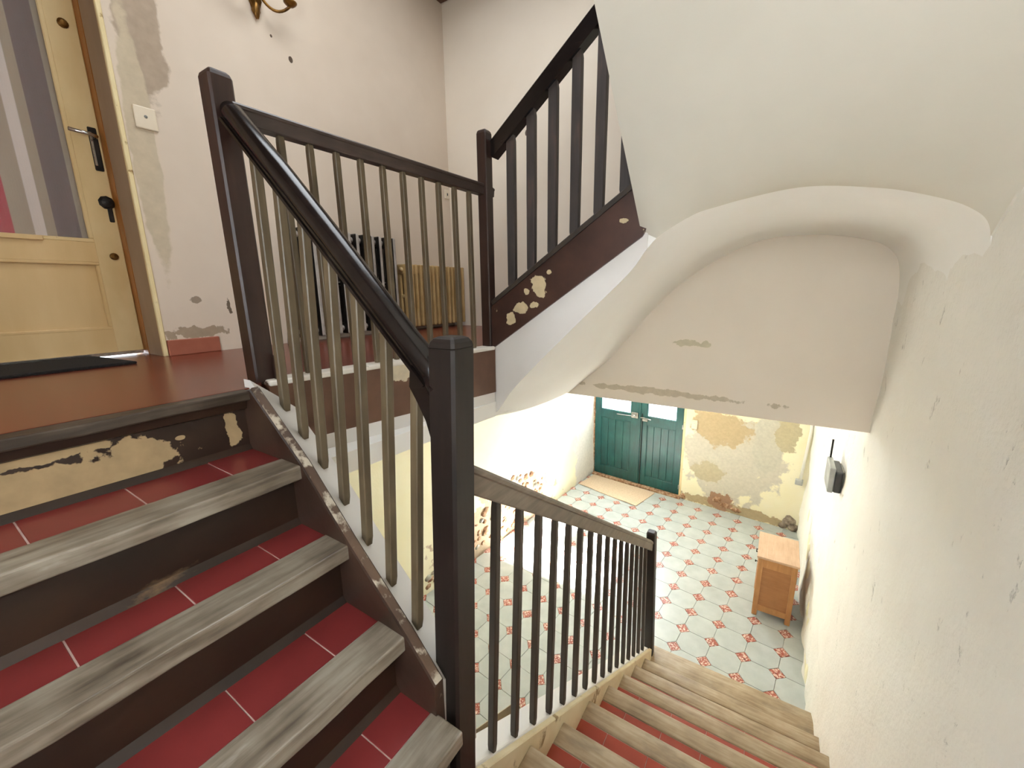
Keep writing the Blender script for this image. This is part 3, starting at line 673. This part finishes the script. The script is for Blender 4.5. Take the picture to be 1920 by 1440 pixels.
# landing railing
rl = thing('landing_railing', (-.87, -2.1, ZL), 'level dark brown handrail with olive balusters along the landing edge in front of the radiators', 'railing')
newel(rl, (-.80, -1.565, ZL - .02), (-.80, -1.570, 3.83), .056, 'newel_red', 'flat')
A0 = Vector((-.935, -2.64, 3.602)); A1 = Vector((-.803, -1.55, 3.566))
obj('handrail', sweep([A0, A0.lerp(A1, .33), A0.lerp(A1, .66), A1, A1 + Vector((.004, .035, -.004))], [(x * .85, y * .74) for x, y in RPROF], scale=[1.05, 1, 1, 1, .8]), 'rail_brown', rl)
for i in range(10):
    y = -2.51 + .0925 * i; t = (y - A0.y) / (A1.y - A0.y); pt = A0.lerp(A1, t)
    obj('baluster', bar((pt.x + .004, y, ZL), (pt.x, y, pt.z - .012), .021, .021), 'baluster_olive', rl)

# railing of the climbing flight
rc = thing('climbing_railing', (-.4, YC, 3.2), 'sloping black handrail with broad dark balusters on the string board above the vault', 'railing')
def rcz(x): return 3.755 + (x + .765) * .757
YR = YC + .028
obj('handrail', sweep([(-.785, YR, rcz(-.785)), (-.5, YR, rcz(-.5)), (.12, YR, rcz(.12))], [(-.026, -.036), (.026, -.036), (.026, .028), (.018, .036), (-.018, .036), (-.026, .028)]), 'rail_black', rc)
for i in range(7):
    x = -.67 + .1115 * i
    obj('baluster', bar((x, YR, capz(x) + .012), (x, YR, rcz(x) - .03), .042, .026, .15), 'baluster_grey', rc)

# ------------------------------------------------------------------ landing door (recessed, left)
DX = -2.2; y0, y1 = -3.48, -2.597
d2 = thing('door_2', (DX, -3.0, ZL), 'cream panelled door with glazed upper half and striped curtain on the landing', 'door', kind='structure')
leaf = obj('leaf', nbox((DX - .045, y1 - .105, ZL + .012), (DX, y1 - .004, 4.88), .004), 'cream_door_worn', d2)
obj('stile', nbox((DX - .045, y0 + .004, ZL + .012), (DX, y0 + .105, 4.88), .004), 'cream_door', leaf)
obj('bottom_rail', nbox((DX - .045, y0 + .1, ZL + .012), (DX - .001, y1 - .1, ZL + .13), .003), 'cream_door', leaf)
obj('middle_rail', nbox((DX - .045, y0 + .1, 3.235), (DX - .001, y1 - .1, 3.325), .003), 'cream_door', leaf)
obj('top_rail', nbox((DX - .045, y0 + .1, 4.78), (DX - .001, y1 - .1, 4.88), .003), 'cream_door', leaf)
obj('panel', nbox((DX - .035, y0 + .1, ZL + .125), (DX - .014, y1 - .1, 3.24)), 'cream_door', leaf)
def moulding(y_a, y_b, z_a, z_b, x, w, mat, par):
    for a, b in (((y_a, z_a), (y_b, z_a + w)), ((y_a, z_b - w), (y_b, z_b)), ((y_a, z_a + w), (y_a + w, z_b - w)), ((y_b - w, z_a + w), (y_b, z_b - w))):
        obj('moulding', nbox((x - .008, a[0], a[1]), (x + .006, b[0], b[1]), .004), mat, par)
moulding(y0 + .1, y1 - .1, ZL + .125, 3.238, DX - .006, .016, 'cream_door', leaf)
moulding(y0 + .1, y1 - .1, 3.322, 4.785, DX - .006, .018, 'cream_door_worn', leaf)
obj('glass_pane', nbox((DX - .018, y0 + .1, 3.32), (DX - .014, y1 - .1, 4.79)), 'glass', leaf)
bm = bmesh.new(); rr = []
for i in range(81):
    y = y0 + .1 + (y1 - y0 - .2) * i / 80; x = DX - .034 + .004 * math.sin(y * 60)
    rr.append((x, y))
prism(bm, [(x, y, 3.325) for x, y in rr] + [(x - .003, y, 3.325) for x, y in rr[::-1]], (0, 0, 1.46)); obj('curtain', bm, 'curtain', leaf)
obj('sill_strip', nbox((DX - .01, -3.1, 3.318), (DX + .012, -2.86, 3.338), .003), 'cream_door', leaf)
hp = obj('handle_plate', nbox((DX - .002, -2.642, 3.64), (DX + .006, -2.612, 3.82), .003), 'dark_metal', leaf)
obj('lever', tube([(DX + .004, -2.625, 3.775), (DX + .045, -2.627, 3.775), (DX + .05, -2.65, 3.778), (DX + .05, -2.715, 3.782)], .008, 8), 'chrome', hp, True)
obj('plate_shine', nbox((DX + .004, -2.640, 3.66), (DX + .009, -2.630, 3.80), .002), 'chrome', hp)
lk = obj('lock_plate', lathe((DX - .001, -2.628, 3.505), [(0, 0), (.026, 0), (.030, .004), (.020, .012), (.006, .016)], (1, 0, 0), 9), 'dark_metal', leaf)
obj('lock_tongue', nbox((DX - .002, -2.63, 3.42), (DX + .006, -2.612, 3.52), .003), 'dark_metal', lk)
obj('peg', lathe((DX - .002, -2.642, 3.265), [(0, 0), (.016, 0), (.016, .008), (.010, .012), (0, .013)], (1, 0, 0), 14), 'brass', leaf)
obj('peg', lathe((DX - .002, -2.648, 4.21), [(0, 0), (.018, 0), (.018, .008), (.010, .014), (0, .015)], (1, 0, 0), 14), 'brass', leaf)
obj('sweep_strip', nbox((DX - .002, y0 + .02, ZL + .004), (DX + .012, y1 - .01, ZL + .020), .002), 'chrome', leaf)
fr = obj('door_frame', nbox((DX - .06, y1 - .004, ZL), (DX + .055, y1 + .06, 4.95)), 'orange_jamb', d2)
obj('frame_head', nbox((DX - .06, y0 - .05, 4.885), (DX + .012, y1 + .05, 4.96)), 'orange_jamb', fr)
obj('frame_post', nbox((DX - .06, y0 - .06, ZL), (DX + .012, y0 + .003, 4.95)), 'orange_jamb', fr)
obj('reveal', nbox((DX + .055, y1 - .001, ZL), (XL - .004, y1 + .02, 4.95)), 'grey_reveal', fr)
obj('reveal', nbox((DX + .012, y0 - .02, ZL), (XL - .004, y0 + .001, 4.95)), 'grey_reveal', fr)
bm = nbox((XL - .012, y1 - .006, ZL), (XL + .008, y1 + .012, 4.95), .003); obj('casing_edge', bm, 'cream_trim', fr)
obj('casing_edge', nbox((XL - .012, y0 - .012, ZL), (XL + .008, y0 + .006, 4.95), .003), 'cream_trim', fr)
bb = bmesh.new(); box(bb, (XL - .005, -2.583, ZL), (XL + .016, -2.365, ZL + .075), .003)
struct('baseboard_left', bb, 'baseboard', 'short red tile baseboard between the door and the radiators', 'baseboard')

# ------------------------------------------------------------------ entrance door (green double leaf)
def HB(bm, a, b, bev=0):
    t = nbox(a, b, bev)
    for v in t.verts: v.co = L2W @ v.co
    merge(bm, t); return bm
def hb(a, b, bev=0): return HB(bmesh.new(), a, b, bev)
d1 = thing('door_1', H(-1.54, 2.72, 0), 'green two leaf entrance door with glazed upper panes and vertical boards at the end of the hall', 'door', kind='structure')
YD = 2.70
fr = obj('door_frame', hb((-2.275, YD - .012, 0), (-2.248, YD + .07, 2.66)), 'stone', d1)
obj('frame_post', hb((-.838, YD - .005, 0), (-.79, YD + .07, 2.66)), 'cream_trim', fr)
for xa, xb in ((-2.275, -2.20), (-.885, -.76)): obj('sun_gap_strip', hb((xa, YD + .047, 0), (xb, YD + .085, 1.85)), 'green', fr)  # hidden strips added behind the leaf edges to stop sun streaks
obj('frame_head', hb((-2.25, YD + .0, 1.78), (-.83, YD + .06, 1.84)), 'green', fr)
for (a, b, sgn) in ((-2.246, -1.482, 1), (-1.474, -.842, -1)):
    zb_ = .03 if sgn > 0 else .035
    lf = obj('leaf', hb((a, YD, zb_), (a + .105, YD + .045, 1.78), .004), 'green', d1)
    obj('stile', hb((b - .155 if sgn > 0 else b - .10, YD, zb_), (b, YD + .045, 1.78), .004), 'green', lf)
    i0, i1 = a + .10, (b - .15 if sgn > 0 else b - .095)
    obj('bottom_rail', hb((i0, YD + .001, zb_), (i1, YD + .044, .185), .004), 'green', lf)
    obj('lock_rail', hb((i0, YD + .001, 1.03), (i1, YD + .044, 1.165), .004), 'green', lf)
    obj('top_rail', hb((i0, YD + .001, 1.68), (i1, YD + .044, 1.78), .004), 'green', lf)
    nb = 4; w = (i1 - i0) / nb
    for q in range(nb): obj('board', hb((i0 + q * w + .0015, YD + .016, .18), (i0 + (q + 1) * w - .0015, YD + .034, 1.035), .003), 'green', lf)
    obj('sun_block_panel', hb((i0 - .01, YD + .034, .1), (i1 + .01, YD + .040, 1.10)), 'green', lf)  # hidden panel added so no sun leaks between the boards
    for (p, r) in (((i0, YD + .004, .183), (i1, YD + .020, .197)), ((i0, YD + .004, 1.015), (i1, YD + .020, 1.032)), ((i0, YD + .004, .195), (i0 + .012, YD + .02, 1.02)), ((i1 - .012, YD + .004, .195), (i1, YD + .02, 1.02)), ((i0, YD + .004, 1.162), (i1, YD + .02, 1.176)), ((i0, YD + .004, 1.17), (i0 + .012, YD + .02, 1.69)), ((i1 - .012, YD + .004, 1.17), (i1, YD + .02, 1.69))):
        obj('moulding', hb(p, r, .003), 'green', lf)
    obj('glass_pane', hb((i0, YD + .022, 1.16), (i1, YD + .026, 1.69)), 'glass', lf)
    hx = a if sgn > 0 else b
    for hz in (.16, 1.1, 1.6): obj('hinge', hb((hx - .012, YD - .006, hz - .035), (hx + .012, YD + .004, hz + .035), .003), 'metal', lf)
obj('astragal', hb((-1.50, YD + .045, .02), (-1.46, YD + .055, 1.78)), 'green', d1)
obj('meeting_strip', hb((-1.496, YD - .014, .04), (-1.470, YD + .004, 1.775), .004), 'green', d1)
cr = obj('bolt_bar', hb((-1.452, YD - .016, .04), (-1.440, YD - .006, 1.2), .003), 'dark_metal', d1)
lb = obj('lock_box', hb((-1.62, YD - .022, 1.11), (-1.51, YD + .002, 1.20), .004), 'metal', d1)
bm = lathe(H(-1.565, YD - .024, 1.15), [(0, 0), (.016, 0), (.016, .012), (.008, .018)], -H(0, 1, 0), 12); obj('knob', bm, 'chrome', lb, True)
obj('draw_bar', tube([H(-1.60, YD - .016, 1.135), H(-1.72, YD - .018, 1.13), H(-1.86, YD - .018, 1.125)], .007), 'metal', lb)
lt = obj('latch', hb((-1.44, YD - .020, 1.085), (-1.36, YD + .002, 1.13), .004), 'metal', d1)
obj('latch_arm', tube([H(-1.47, YD - .02, 1.135), H(-1.42, YD - .025, 1.145), H(-1.31, YD - .02, 1.125)], .008), 'metal', lt)
obj('threshold', hb((-2.25, YD - .07, -.004), (-.80, YD + .12, .028), .004), 'stone', d1)
obj('sill_sun_block', hb((-2.25, YD + .048, .02), (-.80, YD + .07, .06)), 'stone', d1)  # hidden strip added to block sun coming under the leaves
# fanlight over the door
w1 = thing('window_1', H(-1.54, 2.72, 1.85), 'fanlight above the green entrance door', 'window', kind='structure')
for a, b in (((-2.25, 1.84), (-2.19, 2.62)), ((-.89, 1.84), (-.83, 2.62)), ((-1.57, 1.84), (-1.52, 2.62)), ((-2.25, 2.56), (-.83, 2.62))): obj('window_frame', hb((a[0], YD, a[1]), (b[0], YD + .05, b[1]), .004), 'green', w1)
obj('glass_pane', hb((-2.2, YD + .02, 1.84), (-.88, YD + .024, 2.6)), 'glass', w1)

# ------------------------------------------------------------------ things on the landing
def radiator(name, y0, n, pitch, x0, x1, z0, z1, mat, label, fin=.5, back=None):
    r = thing(name, ((x0 + x1) / 2, y0 + n * pitch / 2, ZL), label, 'radiator')
    d = x1 - x0; w = pitch * fin
    bm = bmesh.new()
    for cx in (x0 + d * .2, x1 - d * .2): box(bm, (cx - d * .19, -w / 2, z0 + .02), (cx + d * .19, w / 2, z1 - .03), w * .3, 2)
    for zz in ((z1 - .075, z1), (z0, z0 + .07)): box(bm, (x0, -w / 2 - .001, zz[0]), (x1, w / 2 + .001, zz[1]), w * .42, 2)
    box(bm, (x0 + d * .1, -w * .38, (z0 + z1) / 2 - .012), (x1 - d * .1, w * .38, (z0 + z1) / 2 + .012), .004)
    L0 = wloc(r)
    for v in bm.verts: v.co -= Vector((L0.x, 0, L0.z))
    bmesh.ops.recalc_face_normals(bm, faces=bm.faces); me = bpy.data.meshes.new('section'); 
    for f in bm.faces: f.smooth = False
    xm = (x0 + x1) / 2 - L0.x
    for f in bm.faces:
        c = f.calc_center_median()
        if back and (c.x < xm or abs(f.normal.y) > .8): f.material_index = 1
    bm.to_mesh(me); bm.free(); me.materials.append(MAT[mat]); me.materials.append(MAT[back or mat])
    for i in range(n):
        o = bpy.data.objects.new('section', me); COL.objects.link(o); o.parent = r; o.location = (0, y0 + (i + .5) * pitch - L0.y, 0)
    for zz in (z0 + .035, z1 - .038): obj('pipe_boss', tube([((x0 + x1) / 2, y0, zz), ((x0 + x1) / 2, y0 + n * pitch, zz)], .018, 10), mat, r, True)
    for y in (y0 + pitch, y0 + (n - 1) * pitch): obj('foot', nbox((x0 + .01, y - .012, ZL), (x1 - .01, y + .012, z0 + .04), .004), mat, r)
    obj('valve', tube([((x0 + x1) / 2, y0 - .001, z0 + .035), ((x0 + x1) / 2, y0 - .04, z0 + .035), ((x0 + x1) / 2, y0 - .045, ZL)], .009, 8), 'metal', r, True)
    return r
radiator('column_radiator', -1.985, 13, .0605, -1.945, -1.845, 2.83, 3.455, 'rad_grey', 'tall whitish grey column radiator with dark gaps against the landing wall', .42, 'dark_metal')
radiator('tan_radiator', -1.165, 18, .0445, -1.935, -1.815, 2.83, 3.285, 'rad_tan', 'low tan painted radiator with narrow columns in the landing corner', .46)
bm = nbox((-2.165, -3.42, ZL), (-1.79, -2.745, ZL + .012), .004); 
for v in bm.verts:
    if v.co.y > -3: v.co.y += -.06 * (v.co.x + 1.79) / -.375 * 0 + (.0 if v.co.x > -1.9 else -.045)
tag(obj('doormat', bm, 'black_mat'), 'black bristle doormat lying in front of the cream panelled door', 'doormat')
sw = thing('blank_switch_plate', (XL, -2.505, 3.80), 'cream wall plate with one screw beside the scraped paint patch', 'wall plate')
obj('plate', nbox((XL, -2.545, 3.795), (XL + .010, -2.465, 3.885), .008, 2), 'cream_plastic', sw)
obj('screw', lathe((XL + .009, -2.505, 3.845), [(0, 0), (.007, 0), (.006, .003), (0, .004)], (1, 0, 0), 10), 'metal', sw)
sw = thing('light_switch', (XL, -.53, 3.83), 'small pale light switch above the tan radiator', 'light switch')
obj('plate', nbox((XL, -.565, 3.835), (XL + .008, -.505, 3.905), .004), 'cream_plastic', sw)
obj('rocker', nbox((XL + .007, -.540, 3.86), (XL + .013, -.530, 3.88), .002), 'black_plastic', sw)
sc = thing('wall_sconce', (XL, -1.955, 4.49), 'brass leaf wall sconce with curved arms high on the landing wall', 'sconce')
bm = bmesh.new(); lp = [(0, -.10), (.022, -.062), (.014, -.05), (.034, -.012), (.024, .01), (.038, .06), (.024, .10), (.030, .15), (0, .22)]
ring = [(XL + .002, -1.955 + y, 4.560 + z) for y, z in lp] + [(XL + .002, -1.955 - y, 4.560 + z) for y, z in lp[-2:0:-1]]
prism(bm, ring, (.016, 0, 0)); bevel(bm, .004, 2); obj('back_plate', bm, 'brass', sc, True)
obj('leaf_tip', lump((XL + .014, -1.955, 4.505), .022, 4, (.6, .8, 1.9), 2), 'brass', sc, True)
for s in (-1, 1):
    pa = bez((XL + .02, -1.955, 4.605), (XL + .07, -1.955 + s * .05, 4.445), (XL + .11, -1.955 + s * .13, 4.548), 12)
    am = obj('arm', tube(pa, .007, 8), 'brass', sc, True)
    e = pa[-1]
    obj('drip_cup', lathe(e + Vector((0, 0, -.006)), [(.004, 0), (.016, .004), (.030, .016), (.033, .022), (.012, .02)], (0, 0, 1), 16), 'brass', am, True)
    obj('candle_sleeve', lathe(e + Vector((0, 0, .012)), [(.011, 0), (.011, .09), (.008, .094)], (0, 0, 1), 12), 'candle', am, True)

# ------------------------------------------------------------------ things in the hall
def floor_z(x, y): n = L2W.col[2]; return -(n.x * x + n.y * y) / n.z
cz0 = floor_z(.7, 1.0)
cb = thing('bedside_cabinet', (.70, .99, cz0), 'small oak bedside cabinet with faded top standing against the right hall wall', 'cabinet')
x0, x1, ya, yb_ = .550, .858, .765, 1.215; zt = cz0 + .635
for x in (x0, x1 - .042):
    for y in (ya, yb_ - .042): obj('leg', nbox((x, y, cz0), (x + .042, y + .042, zt - .02), .003), 'oak', cb)
for y in (ya + .004, yb_ - .026):
    obj('top_rail', nbox((x0 + .04, y, zt - .115), (x1 - .04, y + .022, zt - .02), .002), 'oak', cb)
    obj('bottom_rail', nbox((x0 + .04, y, cz0 + .055), (x1 - .04, y + .022, cz0 + .115), .002), 'oak', cb)
    obj('side_panel', nbox((x0 + .035, y + .008, cz0 + .1), (x1 - .035, y + .014, zt - .1)), 'oak_panel', cb)
obj('back_panel', nbox((x1 - .03, ya + .03, cz0 + .06), (x1 - .02, yb_ - .03, zt - .02)), 'oak_panel', cb)
obj('bottom_board', nbox((x0 + .01, ya + .01, cz0 + .07), (x1 - .01, yb_ - .01, cz0 + .09)), 'oak', cb)
dr = obj('drawer', nbox((x0 + .002, ya + .044, zt - .14), (x0 + .022, yb_ - .044, zt - .024), .003), 'oak', cb)
obj('pull', tube([(x0 + .003, .965, zt - .085), (x0 - .02, .965, zt - .085), (x0 - .02, 1.015, zt - .085), (x0 + .003, 1.015, zt - .085)], .005, 8), 'dark_metal', dr)
do = obj('cabinet_door', nbox((x0 + .002, ya + .044, cz0 + .09), (x0 + .022, yb_ - .044, zt - .145), .003), 'oak_panel', cb)
obj('pull', lathe((x0 + .002, 1.13, cz0 + .35), [(.004, 0), (.004, .012), (.011, .016), (.009, .024)], (-1, 0, 0), 12), 'dark_metal', do)
obj('table_top', nbox((x0 - .012, ya - .016, zt - .022), (x1 + .010, yb_ + .012, zt), .004, 2), 'oak_top', cb)

bm = bmesh.new(); P4 = [(-2.235, 2.175), (-1.228, 2.055), (-1.155, 2.602), (-2.205, 2.622)]; NU = 24
rows = []
for j in range(9):
    row = []
    for i in range(NU + 1):
        u, v = i / NU, j / 8; a = Vector(P4[0]).lerp(Vector(P4[1]), u); b = Vector(P4[3]).lerp(Vector(P4[2]), u); p = a.lerp(b, v)
        z = .010 + (.010 * max(0, math.sin(u * 9)) * (1 - v) ** 3)
        row.append(bm.verts.new(H(p.x, p.y, z)))
    rows.append(row)
for j in range(8):
    for i in range(NU): bm.faces.new((rows[j][i], rows[j][i + 1], rows[j + 1][i + 1], rows[j + 1][i]))
o = tag(obj('hall_mat', bm, 'beige_mat', None, True), 'flat beige mat lying on the tiles before the green entrance door', 'mat'); solid(o, .009, (0, 0, -1))

ro = thing('wall_router', (XR, .16, 1.70), 'grey and black router box with upright aerial fixed to the right wall', 'router')
obj('bracket', nbox((XR - .02, .06, 1.74), (XR + .002, .24, 1.86), .004), 'metal', ro)
obj('body', nbox((XR - .060, .02, 1.715), (XR - .018, .27, 1.865), .008, 2), 'black_plastic', ro)
obj('front_cover', nbox((XR - .092, .03, 1.705), (XR - .058, .28, 1.885), .008, 2), 'grey_plastic', ro)
obj('aerial', tube([(XR - .075, .26, 1.88), (XR - .075, .262, 2.02)], .006, 8), 'dark_metal', ro)
cn = thing('surface_conduit', H(.615, 2.655, .66), 'thin pale conduit running down the far wall to a grey socket box', 'conduit')
obj('pipe', tube([H(.605, 2.655, .70), H(.640, 2.655, 1.35), H(.655, 2.655, 2.6)], .016, 10), 'right_wall', cn, True)
obj('socket_box', hb((.555, 2.625, .655), (.635, 2.675, .725), .006), 'grey_plastic', cn)
so = thing('hall_switch', H(-.68, 2.67, 1.14), 'pale rectangular switch plate on the far wall beside the green door', 'switch')
obj('plate', hb((-.72, 2.655, 1.12), (-.64, 2.675, 1.25), .004), 'cream_plastic', so)
for q in range(3): obj('rocker', hb((-.70, 2.650, 1.135 + q * .038), (-.66, 2.657, 1.163 + q * .038), .002), 'cream_plastic', so)
bx = thing('open_carton', H(-.72, -1.45, 0), 'open beige cardboard carton standing on the hall tiles behind the lower balusters', 'carton')
def carton_wall(a, b, h, hh): return nprism([H(a[0], a[1], .003), H(b[0], b[1], .003), H(b[0], b[1], h), H(a[0], a[1], hh)], H(.006, .004, 0))
P5 = [(-.80, -1.72), (-.70, -1.36), (-.56, -1.40), (-.60, -1.74)]
for i in range(4): obj('side', carton_wall(P5[i], P5[(i + 1) % 4], .17, .17), 'cardboard', bx)
obj('base', nprism([H(x, y, .002) for x, y in P5], H(0, 0, .006)), 'cardboard', bx)
